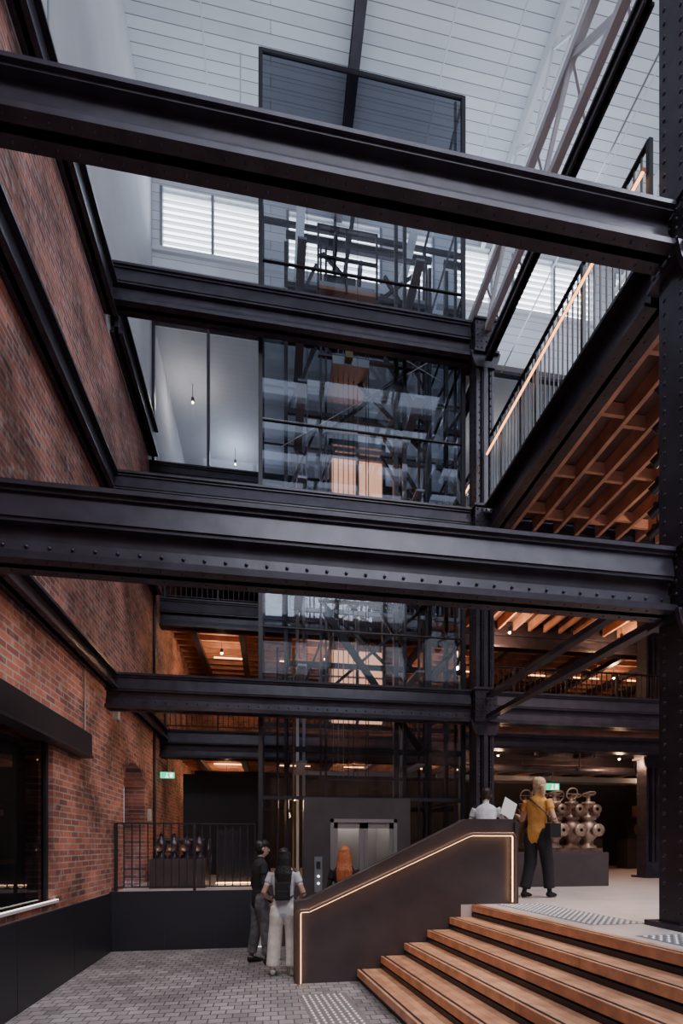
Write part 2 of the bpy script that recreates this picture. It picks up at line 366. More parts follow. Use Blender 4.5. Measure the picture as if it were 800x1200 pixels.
# ---------------------------------------------------------------- columns
def column(name, x, y, z0, z1, caps):
    m = MB(); S = STEEL; w = .14
    m.box(x-w, x+w, y-w, y-w+.03, z0+.05, z1, S); m.box(x-w, x+w, y+w-.03, y+w, z0+.05, z1, S)
    m.box(x-.09, x-.06, y-w, y+w, z0+.05, z1, S); m.box(x+.06, x+.09, y-w, y+w, z0+.05, z1, S)
    m.box(x-.035, x+.035, y-w-.035, y-w, z0+.05, z1, S)
    m.box(x-w-.02, x-w+.02, y-w-.01, y+w+.01, z0+.05, z1, S); m.box(x+w-.02, x+w+.02, y-w-.01, y+w+.01, z0+.05, z1, S)
    m.box(x-.24, x+.24, y-.24, y+.24, z0, z0+.05, S)
    m.prism([(x-.22, z0+.05), (x+.22, z0+.05), (x+.15, z0+.36), (x-.15, z0+.36)], 'y', y-w-.03, y-w, S)
    for z in np.arange(z0+.15, z1-.05, .13):
        m.rivet((x-.1, y-w, z), (0, -1, 0), .018, S); m.rivet((x+.1, y-w, z), (0, -1, 0), .018, S)
        m.rivet((x-w-.02, y-.09, z), (-1, 0, 0), .018, S); m.rivet((x-w-.02, y+.09, z), (-1, 0, 0), .018, S)
    for c in caps:
        a, b = c
        m.prism([(x-.27, a), (x+.27, a), (x+.24, a-.12), (x+.17, a-.26), (x-.17, a-.26), (x-.24, a-.12)], 'y', y-.18, y-w, S)
        m.box(x-.2, x+.2, y-.2, y+.2, a, b, S)
        m.box(x-.225, x+.225, y-.225, y+.225, a-.04, a, S); m.box(x-.225, x+.225, y-.225, y+.225, b, b+.04, S)
        for i in range(5):
            for j in range(5):
                m.rivet((x-.16+.08*i, y-.2, a+.05+(b-a-.1)*j/4), (0, -1, 0), .02, S)
                m.rivet((x-.2, y-.16+.08*i, a+.05+(b-a-.1)*j/4), (-1, 0, 0), .02, S)
    return m.build(name)
column('riveted_column', XC1, Y1, ZL, 12.5, [(3.79, 4.36), (7.03, 7.47)])
column('riveted_column', XC, Y2, ZL, 10.7, [(3.84, 4.35), (6.97, 7.48), (10.15, 10.66)])
column('riveted_column', 8.8, 10.1, ZL, 7.15, [(3.75, 4.1)])
column('riveted_column', 6.6, Y3+2.6, ZL, 4.05, [])

# ---------------------------------------------------------------- slabs with timber joists
def slab(name, x0, x1, y0, y1, ztop, along='y', sp=.42, led=False):
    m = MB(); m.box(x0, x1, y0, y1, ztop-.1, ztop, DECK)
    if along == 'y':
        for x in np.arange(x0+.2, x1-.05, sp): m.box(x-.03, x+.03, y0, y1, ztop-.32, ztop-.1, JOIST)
        i = 0
        for y in np.arange(y0+.5, y1-.2, .9):
            for x in np.arange(x0+.2, x1-.5, sp):
                i += 1; o = .12 if i % 2 else 0
                m.box(x+.03, x+sp-.03, y+o, y+o+.045, ztop-.28, ztop-.12, JOIST)
    else:
        for y in np.arange(y0+.2, y1-.05, sp): m.box(x0, x1, y-.03, y+.03, ztop-.32, ztop-.1, JOIST)
        for x in np.arange(x0+.6, x1-.2, 1.2): m.box(x-.08, x+.08, y0, y1, ztop-.45, ztop-.3, STEEL)
    if led:
        for x in np.arange(x0+.9, x1-1.2, 1.9):
            for y in (y0+.6, y0+(y1-y0)*.6): m.box(x, x+.9, y-.015, y+.015, ztop-.36, ztop-.33, LEDB)
    return m.build(name)
slab('floor_level_2_right', XC+.3, 9.5, Y1+.25, Y2-.15, 7.5, sp=.40)
slab('floor_level_2_right_rear', XC+.2, XR, Y2+.15, Y3-.16, 7.5)
slab('floor_level_2_back', XL, XR, Y3+.16, YE, 7.5, 'x', led=True)
slab('floor_level_1_right', XC+.2, XR, Y2+1.8, Y3-.16, 4.4, 'x', led=True)
slab('floor_level_1_back', XL, XR, Y3+.16, YE, 4.4, 'x', led=True)
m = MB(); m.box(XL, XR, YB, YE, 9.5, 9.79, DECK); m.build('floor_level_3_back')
m = MB()
m.cyl((XC+.6, 10.9, 3.55), (XR-.4, 10.9, 3.55), .10, STEEL, 16); m.box(XC+.5, XR-.4, 12.6, 12.95, 3.5, 3.65, GREYST)
m.cyl((-2.0, 13.2, 3.6), (XC, 13.2, 3.6), .08, STEEL, 12)
for x in np.arange(XC+1, XR-.6, 1.5): m.box(x-.14, x-.12, 10.76, 10.78, 3.5, 4.05, STEEL2); m.cyl((x, 10.4, 3.95), (x, 10.4, 3.78), .05, STEEL2, 10)
m.build('ceiling_services_duct')

# ---------------------------------------------------------------- balustrades
def balustrade(name, pts, z0, h, sp=.11, led=None, r=.008):
    m = MB()
    for (a, b) in zip(pts[:-1], pts[1:]):
        a = Vector((a[0], a[1], 0)); b = Vector((b[0], b[1], 0)); L = (b-a).length; n = max(1, int(L/sp))
        m.bar(a+Vector((0, 0, z0+h)), b+Vector((0, 0, z0+h)), .05, .02, STEEL2)
        m.bar(a+Vector((0, 0, z0+.08)), b+Vector((0, 0, z0+.08)), .03, .02, STEEL2)
        for i in range(n+1):
            p = a.lerp(b, i/n)
            if i % 10 == 0: m.box(p.x-.022, p.x+.022, p.y-.022, p.y+.022, z0, z0+h, STEEL2)
            else: m.box(p.x-r, p.x+r, p.y-r, p.y+r, z0+.08, z0+h, STEEL2)
        if led:
            off = Vector((led[1], 0, z0+led[0]))
            m.cyl(a+off, b+off, .026, TIMBERW)
            m.bar(a+off+Vector((-.012, 0, -.028)), b+off+Vector((-.012, 0, -.028)), .03, .015, LEDH)
    return m.build(name)
balustrade('walkway_balustrade', [(XC+.03, Y1+.3), (XC+.03, Y2-.3)], 7.5, 1.12, .1, (.82, -.06))
balustrade('walkway_balustrade', [(XC+.03, Y2+.3), (XC+.03, YB-.4)], 7.5, 1.12, .1, (.82, -.06))
balustrade('pit_balustrade', [(XL+.05, 8.2), (-.26, 8.2)], ZL, 1.12, .12)
balustrade('level_1_balustrade', [(XL+.1, Y3), (XR-.3, Y3)], 4.4, 1.1, .12)
balustrade('level_1_balustrade', [(XC+.3, 9.6), (XR-.3, 9.6)], 4.4, 1.1, .12)
balustrade('level_2_balustrade', [(XL+.1, Y3), (XR-.3, Y3)], 7.42, 1.1, .12)

# ---------------------------------------------------------------- glass lift tower
TX0, TX1, TY0, TY1, TZ = -.17, 3.43, 8.2, 10.4, 15.15
tower = bpy.data.objects.new('glass_lift_tower', None); sc.collection.objects.link(tower)
m = MB()
def quad(m, a, b, c, d, mat): m.add([a, b, c, d], [(0, 1, 2, 3)], mat)
xs = [TX0, .62, 1.5, 2.3, TX1]; zs = [2.5, 4.3, 5.4, 7.4, 8.9, 10.4, 11.6, 13.2]
for i in range(4):
    for j in range(7):
        t1 = random.uniform(-.006, .006); t2 = random.uniform(-.006, .006)
        quad(m, (xs[i], TY0+t1, zs[j]), (xs[i+1], TY0+t2, zs[j]), (xs[i+1], TY0-t1, zs[j+1]), (xs[i], TY0-t2, zs[j+1]), GLASS)
quad(m, (TX0, TY0, 13.2), (TX1, TY0, 13.2), (TX1, TY0, TZ), (TX0, TY0, TZ), GLASSD)
quad(m, (TX0, TY1, ZL), (TX1, TY1, ZL), (TX1, TY1, 13.6), (TX0, TY1, 13.6), GLASSC)
for x in (TX0, TX1): quad(m, (x, TY0, 0), (x, TY1, 0), (x, TY1, TZ), (x, TY0, TZ), GLASSC)
m.build('glass_panels', tower)
m = MB()
for x in (TX0, TX1):
    for y in (TY0, TY1): m.box(x-.035, x+.035, y-.035, y+.035, 0, TZ, STEEL2)
m.box(TX1-.14, TX1-.1, TY0+.05, TY0+.09, 0, TZ, STEEL2)
for x in (2.22, 2.38): m.box(x-.03, x+.03, TY0+.1, TY0+.16, 0, 13.2, STEEL2)
for z in (2.5, 4.3, 5.4, 7.4, 8.9, 10.4, 11.6, 13.2, TZ):
    t = .03 if z in (2.5, 4.3, 7.4, 10.4, TZ) else .008
    m.box(TX0, TX1, TY0-.02, TY0+.02, z-t, z+t, STEEL2)
    m.box(TX0, TX1, TY1-.03, TY1+.03, z-t*2, z+t, GREYST if z > 5 and z < 13.3 else STEEL2)
    for x in (TX0, TX1): m.box(x-.02, x+.02, TY0, TY1, z-t, z+t, STEEL2)
for x in (.62, 1.5): m.box(x-.004, x+.004, TY0-.004, TY0+.004, 2.5, 13.2, STEEL2)
m.build('steel_frame', tower)
m = MB()
for x in (.55, .68): m.box(x-.028, x+.028, TY1-.5, TY1-.4, ZL, 13.2, WHITEST if x < .6 else GREYST)
for x in (2.62, 2.76): m.box(x-.03, x+.03, TY1-.5, TY1-.4, ZL, 13.4, GREYST)
for x in (.95, 1.05, 2.9, 3.05): m.box(x-.02, x+.02, TY0+.9, TY0+.95, ZL, 13.2, STEEL)
for z in (3.2, 4.9, 6.6, 8.2, 9.9, 11.3, 12.4, 13.4):
    m.box(.5, 3.3, TY1-.46, TY1-.4, z-.04, z+.04, GREYST)
    m.box(.9, 3.05, TY0+.88, TY0+.94, z-.25, z-.2, STEEL)
    m.box(.3, 3.3, TY0+1.3, TY0+1.36, z+.35, z+.45, STEEL2)
    for x in (.55, 2.7): m.box(x-.08, x+.08, TY0+.2, TY1-.5, z-.06, z-.02, GREYST)
for z0, z1 in ((8.3, 9.9), (4.9, 6.6), (11.3, 13.3)):
    m.bar((.65, TY1-.55, z0), (1.3, TY1-.55, z1), .04, .05, STEEL); m.bar((3.3, TY1-.55, z0), (2.3, TY1-.55, z1), .04, .05, STEEL)
for z0 in (9.6, 11.4, 6.6, 4.6): m.bar((1.0, TY0+1, z0), (3.0, TY0+1, z0+1.8), .05, .05, STEEL2); m.bar((3.0, TY0+1.05, z0), (1.0, TY0+1.05, z0+1.8), .05, .05, STEEL2)
for x in (.3, 3.25): m.box(x-.035, x+.035, TY0+1.28, TY0+1.38, ZL, 13.6, STEEL2)
for z0 in (8.6, 10.25, 11.9):
    m.bar((3.25, TY0+1.33, z0), (2.3, TY0+1.33, z0+1.4), .06, .06, STEEL2); m.bar((.3, TY0+1.33, z0), (.9, TY0+1.33, z0+1.4), .05, .05, STEEL2)
for x in (2.5, 2.85): m.bar((x, TY0+.4, 7.6), (x+.35, TY1-.2, 10.2), .05, .1, WHITEST if x > 2.6 else STEEL)
m.bar((2.7, TY0+.2, 3.4), (1.0, TY0+.6, 6.0), .08, .12, STEEL2)
m.bar((1.2, TY0+.9, 11.2), (1.75, TY0+.9, 15.1), .08, .1, STEEL2)
m.box(.85, 2.0, TY0+.6, TY1-.6, 12.0, 12.06, TIMBERW); m.box(.9, 1.95, TY0+.65, TY1-.65, 12.06, 12.2, GREYST)
for x in (.87, 1.4, 1.98): m.box(x-.02, x+.02, TY0+.6, TY0+.64, 12.0, 13.2, STEEL2)
m.box(.85, 2.0, TY0+.6, TY0+.64, 12.6, 12.64, STEEL2); m.box(.85, 2.0, TY0+.6, TY0+.64, 13.16, 13.2, STEEL2)
m.torus((1.2, TY0+.75, 12.9), .22, .03, STEEL2, (1, 0, 0)); m.torus((1.7, TY0+.9, 12.7), .18, .03, GREYST, (1, 0, 0))
m.cyl((1.0, TY0+.9, 12.4), (1.6, TY0+.9, 12.4), .16, STEEL2, 14)
m.box(1.15, 1.85, TY0+.7, TY1-.7, 10.75, 10.9, GREYST); m.box(1.38, 1.52, TY0+.6, TY0+.72, 10.8, 10.95, CABLE)
for x in (1.2, 1.3, 1.4, 1.5, 1.6, 1.85, 1.9, 2.5): m.cyl((x, TY0+1, 3), (x, TY0+1, 12.2), .009, GREYST if x < 1.45 else STEEL2, 6)
for x in (.12, .3, .4): m.cyl((x, TY0+.35, ZL), (x, TY0+.35, 5.2), .02, CABLE if x > .35 else STEEL, 8)
m.cyl((.2, TY0+.5, 11.8), (3.2, TY0+.5, 10.5), .006, WHITEST, 6); m.cyl((.2, TY0+.5, 8.9), (3.2, TY0+.5, 11.0), .006, WHITEST, 6)
m.build('shaft_machinery', tower)
m = MB()
for a, b in ((1.33, 1.86), (1.94, 2.46)): m.box(a, b, TY1+.06, TY1+.1, 7.55, 10.5, LIFTW)
for x in (1.3, 1.9, 2.5): m.box(x-.035, x+.035, TY1+.0, TY1+.12, 7.5, 10.6, GREYST)
m.box(1.26, 2.54, TY1, TY1+.12, 10.5, 10.62, GREYST)
for a, b in ((1.33, 1.86), (1.94, 2.46)): m.box(a, b, TY1+.06, TY1+.1, 4.4, 6.0, LIFTW)
for x in (1.3, 1.9, 2.5): m.box(x-.035, x+.035, TY1+.0, TY1+.12, 4.4, 6.7, WHITEST)
m.build('landing_doors', tower)
m = MB()
m.box(TX0+.04, .55, 8.06, 8.14, 0, ZL+.1, BRONZE)
m.box(.55, 1.0, 8.04, 8.14, 0, 2.5, BRONZE); m.box(2.16, 2.4, 8.04, 8.14, 0, 2.5, BRONZE); m.box(1.0, 2.16, 8.04, 8.14, 2.14, 2.5, BRONZE)
m.box(1.0, 1.06, 8.02, 8.12, 0, 2.14, STAINL); m.box(2.1, 2.16, 8.02, 8.12, 0, 2.14, STAINL); m.box(1.0, 2.16, 8.02, 8.12, 2.08, 2.14, STAINL)
for a, b in ((1.06, 1.575), (1.585, 2.1)):   # stainless framed glass door leaves
    m.box(a, a+.07, 8.05, 8.11, 0, 2.08, STAINL); m.box(b-.07, b, 8.05, 8.11, 0, 2.08, STAINL)
    m.box(a, b, 8.05, 8.11, 1.98, 2.08, STAINL); m.box(a, b, 8.05, 8.11, 0, .12, STAINL)
quad(m, (1.06, 8.09, 0), (2.1, 8.09, 0), (2.1, 8.09, 2.08), (1.06, 8.09, 2.08), GLASSC)
m.box(1.06, 2.1, 9.4, 9.45, 0, 2.2, STAINL); m.box(1.2, 2.0, 8.4, 9.3, 2.15, 2.17, LEDW)
m.box(1.0, 1.06, 8.14, 9.45, 0, 2.2, STAINL); m.box(2.1, 2.16, 8.14, 9.45, 0, 2.2, STAINL)
m.cyl((1.1, 9.36, 1.0), (2.06, 9.36, 1.0), .02, RAIL, 8)
m.build('ground_lift_door', tower)
m = MB(); m.box(.73, .86, 8.02, 8.04, .9, 1.5, GREYST); m.box(.76, .83, 8.012, 8.02, 1.3, 1.42, BLACK)
for z in (1.05, 1.17): m.cyl((.795, 8.02, z), (.795, 8.0, z), .02, LEDW, 10)
m.build('call_panel', tower)

# ---------------------------------------------------------------- timber stairs
m = MB(); yb = -2
def strip(k, o0, o1, z0, z1, mat):
    m.prism([(nos(k, 5.84)+o0, 5.84), (nos(k, yb)+o0, yb), (nos(k, yb)+o1, yb), (nos(k, 5.84)+o1, 5.84)], 'z', z0, z1, mat)
for k in range(6):
    z = .155*(k+1); w = .3 if k < 5 else .14
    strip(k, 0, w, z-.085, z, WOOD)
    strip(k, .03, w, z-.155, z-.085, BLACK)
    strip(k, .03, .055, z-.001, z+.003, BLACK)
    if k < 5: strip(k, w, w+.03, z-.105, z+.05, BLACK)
m.build('timber_stairs')

m = MB()
prof = [(.29, 0), (3.19, 0), (3.19, 2.03), (2.51, 2.03), (.44, 1.02), (.29, 1.0)]
m.prism(prof, 'y', 5.86, 6.04, BRONZE)
m.box(3.15, 3.2, 5.83, 5.86, ZL, 2.0, BRONZE)
m.build('stair_balustrade_wall', bevel=.006)
m = MB()
pts = [(.335, .02), (.335, .88), (.36, .905), (.46, .91), (2.48, 1.82), (2.54, 1.84), (3.09, 1.84), (3.12, 1.81), (3.12, ZL+.03)]
for (a, b), (c, d) in zip(pts[:-1], pts[1:]):
    m.cyl((a, 5.78, b), (c, 5.78, d), .023, RAIL, 10); m.ball((c, 5.78, d), .023, RAIL, 10)
    dx, dz = c-a, d-b; L = math.hypot(dx, dz); nx, nz = dz/L, -dx/L
    if nz > 0: nx, nz = -nx, -nz
    if abs(nz) < .2: nx = 1 if a < 1 else -1; nz = 0
    m.bar((a+nx*.023, 5.795, b+nz*.023), (c+nx*.023, 5.795, d+nz*.023), .014, .01, LED)
for t in (.1, .35, .6, .85):
    x = .46+2.02*t; z = .91+.91*t; m.cyl((x, 5.78, z), (x, 5.86, z-.03), .01, RAIL, 8)
m.build('lit_handrail')

def studs(name, fx, y0, y1, w, z):
    m = MB(); n = int(w/.07)
    m.prism([(fx(y0)-.05, y0-.03), (fx(y0)+n*.07, y0-.03), (fx(y1)+n*.07, y1+.03), (fx(y1)-.05, y1+.03)], 'z', z, z+.003, TACT)
    for i in range(n):
        y = y0
        while y < y1:
            x = fx(y)+i*.07; m.cyl((x, y, z+.003), (x, y, z+.011), .02, STUD, 8, .014); y += .07
    m.build(name)
studs('tactile_paving', lambda y: nos(5, y)+.35, 4.2, 5.75, .6, ZL)
studs('tactile_paving', lambda y: nos(5, y)+.3, 2.6, 3.6, .6, ZL)
studs('tactile_paving', lambda y: nos(0, y)-.75, 2.5, 5.4, .5, 0)

# ---------------------------------------------------------------- machine exhibits
m = MB(); m.box(4.35, 6.25, 8.1, 8.95, ZL, 1.56, BRONZE); m.build('exhibit_plinth', bevel=.01)
m = MB()
m.box(4.7, 6.2, 8.2, 8.9, 1.56, 1.64, COPPER)
for row in (8.3, 8.72):
    for i in range(4):
        x = 4.92+i*.35
        m.lathe((x, row, 1.64), [(.14, 0), (.14, .04), (.09, .06), (.09, .14), (.15, .22), (.175, .34), (.15, .46), (.1, .52), (.14, .54), (.14, .6), (.08, .62), (.1, .68), (.1, .8), (.12, .82), (.12, .87), (.04, .88), (.03, 1.0)], BRASS if i % 2 else COPPER)
        m.lathe((x, row-.3, 1.97), [(.03, 0), (.12, .0), (.12, .04), (.08, .05), (.08, .3)], BRASS, axis=(0, 1, 0))
        m.lathe((x, row-.26, 2.36), [(.03, 0), (.09, .0), (.09, .03), (.06, .04), (.06, .3)], COPPER, axis=(0, 1, 0))
        m.lathe((x-.175, row, 2.3), [(.1, 0), (.1, .03), (.06, .04), (.06, .31), (.1, .32), (.1, .35)], COPPER, axis=(1, 0, 0))
        m.torus((x, row-.02, 2.66), .11, .015, BRASS, (0, .3, 1) if i % 2 else (0, 1, .3))
        for k in range(6):
            t = k*math.pi/3; m.rivet((x+.09*math.cos(t), row-.3, 1.97+.09*math.sin(t)), (0, -1, 0), .014, BRASS)
        m.cyl((x-.11, row-.02, 2.66), (x+.11, row-.02, 2.66), .008, BRASS, 6)
m.cyl((4.75, 8.5, 2.15), (6.15, 8.5, 2.15), .05, COPPER)
m.build('bronze_valve_machine')
m = MB()
m.box(-2.1, -1.15, 8.75, 9.3, ZL, 1.45, BRONZE)
for i in range(4):
    x = -1.95+i*.22; m.lathe((x, 9.0, 1.45), [(.1, 0), (.1, .05), (.06, .08), (.1, .2), (.1, .3), (.04, .36), (.03, .45)], STEEL)
    m.lathe((x, 8.8, 1.65), [(.07, 0), (.07, .04), (.04, .05), (.04, .2)], COPPER, axis=(0, 1, 0))
m.cyl((-2.0, 9, 1.78), (-1.2, 9, 1.78), .04, STEEL); m.torus((-1.1, 9.0, 1.55), .25, .02, STEEL, (1, 0, 0))
m.build('pump_machine')
m = MB(); m.box(-1.05, -.25, 9.6, 9.66, ZL, 2.0, DARKW)
for i in range(13): m.box(-1.02+i*.06, -1.0+i*.06, 9.58, 9.6, ZL+.05, 1.9, STEEL)
m.box(-1.05, -.25, 9.5, 9.54, ZL+.02, ZL+.04, LED); m.build('slatted_display_screen')
m = MB(); m.box(-2.2, 0, 12.6, 12.8, ZL, 3.5, BLACK); m.build('dark_opening_sheet')  # black sheet standing in for the shade of a dark room opening
m = MB()
for x0 in (7.4, 9.6, 11.4):
    m.box(x0, x0+.9, 13.9, 14.4, ZL, 1.9, BRONZE); m.box(x0+.05, x0+.85, 13.95, 14.35, 1.9, 2.6, STEEL2); m.cyl((x0+.45, 13.88, 2.2), (x0+.45, 13.95, 2.2), .2, COPPER, 16)
m.build('display_cabinets')
def exit_sign(x, y, z, w=.3):
    m = MB(); m.box(x-w/2, x+w/2, y, y+.05, z, z+w*.45, GREEN)
    m.box(x-w*.06, x+w*.02, y-.004, y, z+w*.12, z+w*.28, LEDW); m.ball((x, y, z+w*.34), w*.04, LEDW)
    m.bar((x-w*.02, y-.002, z+w*.12), (x-w*.12, y-.002, z+w*.04), .01, .02, LEDW); m.bar((x-w*.02, y-.002, z+w*.12), (x+w*.08, y-.002, z+w*.04), .01, .02, LEDW)
    m.box(x+w*.2, x+w*.4, y-.003, y, z+w*.06, z+w*.38, LEDW); m.cyl((x, y+.02, z+w*.45), (x, y+.02, z+w*.45+.4), .01, STEEL2, 6)
    m.build('exit_sign')
exit_sign(6.5, 10.3, 2.98, .34); exit_sign(-2.3, 11.2, 3.2)

# ---------------------------------------------------------------- lamps
def lamp(name, loc, energy, col=(1, .58, .32), r=.022, size=.08, drop=.25):
    m = MB(); m.cyl((0, 0, .02), (0, 0, .12), .04, STEEL2, 12); m.cyl((0, 0, .12), (0, 0, .12+drop), .008, STEEL2, 6); m.ball((0, 0, .01), r, BULB, 10)
    o = m.build(name); o.location = loc
    l = bpy.data.lights.new(name+'_light', 'POINT'); l.energy = energy; l.color = col; l.shadow_soft_size = size
    lo = bpy.data.objects.new('bulb_light', l); sc.collection.objects.link(lo); lo.parent = o; lo.location = (0, 0, -.08)
lamp('ceiling_downlight', (6.5, 6.3, 6.95), 42, (1, .72, .52), drop=.15)
for p, en in (((5.8, 11.0, 6.9), 70), ((8.76, 10.9, 6.9), 70), ((5.0, 13.4, 6.85), 45), ((-1.3, 13.2, 6.85), 50), ((1.5, 13.2, 6.85), 45), ((10.5, 13.4, 6.85), 45)):
    lamp('ceiling_downlight', p, en, drop=.15, r=.03)
for p, en in (((-1.3, 14.6, 3.75), 45), ((5.2, 10.4, 3.75), 45), ((8.3, 10.4, 3.75), 50), ((6.6, 13.5, 3.75), 55), ((11, 12.5, 3.75), 55), ((2.4, 13.5, 3.75), 45)):
    lamp('ceiling_downlight', p, en, drop=.2)
lamp('shaft_bulkhead_lamp', (.42, 8.75, 2.52), 10, drop=.05, r=.03)
for p in ((-1.9, 12.2, 12.6), (6, 12.5, 12.6)): lamp('gallery_spotlight', p, 22, (1, .9, .8), drop=.35)
for p in ((-1, 14, 12.6), (3, 14, 12.6), (8, 14, 12.6)): lamp('gallery_spotlight', p, 42, (.78, .88, 1), drop=.35, size=.3)
m = MB(); m.cyl((4.3, 4.6, 6.95), (6.1, 6.8, 6.95), .02, STEEL2)
for i in range(6):
    t = i/5; x = 4.3+1.8*t; y = 4.6+2.2*t
    m.cyl((x, y, 6.95), (x, y, 6.8), .015, STEEL2, 6); m.cyl((x+.06, y-.1, 6.82), (x-.06, y+.12, 6.68), .07, STEEL2, 12)
    m.box(x-.09, x+.09, y-.02, y+.02, 6.74, 6.8, STEEL2)
m.build('track_spotlights')
def spot(name, loc, tgt, en, col, ang, size=.25):
    l = bpy.data.lights.new(name, 'SPOT'); l.energy = en; l.color = col; l.spot_size = R(ang); l.spot_blend = .8; l.shadow_soft_size = size
    o = bpy.data.objects.new(name, l); sc.collection.objects.link(o); o.location = loc
    o.rotation_euler = (Vector(tgt)-Vector(loc)).to_track_quat('-Z', 'Y').to_euler()
spot('stair_spotlight', (4.2, 4.5, 6.6), (2.6, 3.6, .5), 500, (1, .76, .58), 75)
spot('landing_spotlight', (5.0, 5.6, 6.6), (4.8, 6.8, .9), 480, (1, .82, .70), 80)
spot('machine_spotlight', (5.6, 6.4, 6.6), (5.5, 8.4, 1.6), 140, (1, .80, .62), 40)
spot('pit_fill_spot', (-1.5, 4.4, 7.0), (-.4, 5.9, 0), 480, (1, .88, .80), 75)  # added fill without a fixture, lifts the pit floor and figures
spot('brick_fill_spot', (.2, 7.4, 3.6), (-2.53, 7.9, 2.4), 75, (1, .66, .44), 110)  # these fill spots are added to warm the lower brick, no fixtures
spot('brick_fill_spot', (-.6, 4.4, 4.6), (-2.53, 6.4, 2.6), 60, (1, .68, .48), 100)
spot('brick_fill_spot', (-.6, 10.2, 3.6), (-2.53, 10.4, 2.4), 45, (1, .64, .40), 110)
m = MB(); m.cyl((XL+.03, 6.95, 3.1), (XL+.03, 6.95, 4.1), .012, GREYST, 8); m.box(XL, XL+.08, 8.2, 8.32, 3.75, 4.05, WHITEST)
m.cyl((XL+.03, 10.9, ZL), (XL+.03, 10.9, 9.3), .03, STEEL2, 8); m.box(XL, XL+.05, 10.4, 10.55, 2.2, 2.45, WHITEST); m.build('wall_conduit')

# ---------------------------------------------------------------- people
def cloth(n, c, noise=.15): return simple(n, c, .85, 0, noise, 12, .15)
SKIN = simple('skin', (.55, .33, .25), .5)
M_BLK = cloth('black_cloth', (.018, .018, .022)); M_GRY = cloth('grey_check_cloth', (.15, .145, .16), .5)
M_CRM = cloth('cream_cloth', (.82, .74, .66)); M_WHT = cloth('white_cloth', (.70, .70, .73)); M_MUS = cloth('mustard_cloth', (.74, .35, .08))
M_SHOE = cloth('shoe_black', (.015, .015, .017)); M_SHW = cloth('shoe_white', (.6, .58, .56)); EYE = simple('eye', (.03, .02, .02), .2)
H_BLK = simple('hair_black', (.012, .010, .012), .45, 0, .4, 40, .4); H_BRN = simple('hair_dark_brown', (.035, .024, .02), .45, 0, .4, 40, .4)
H_RED = simple('hair_copper', (.46, .13, .045), .5, 0, .35, 40, .4); H_BLD = simple('hair_blond', (.62, .42, .26), .5, 0, .3, 40, .4)
LEATH = simple('black_leather', (.02, .02, .022), .4); PAPER = simple('paper', (.8, .8, .8), .8)

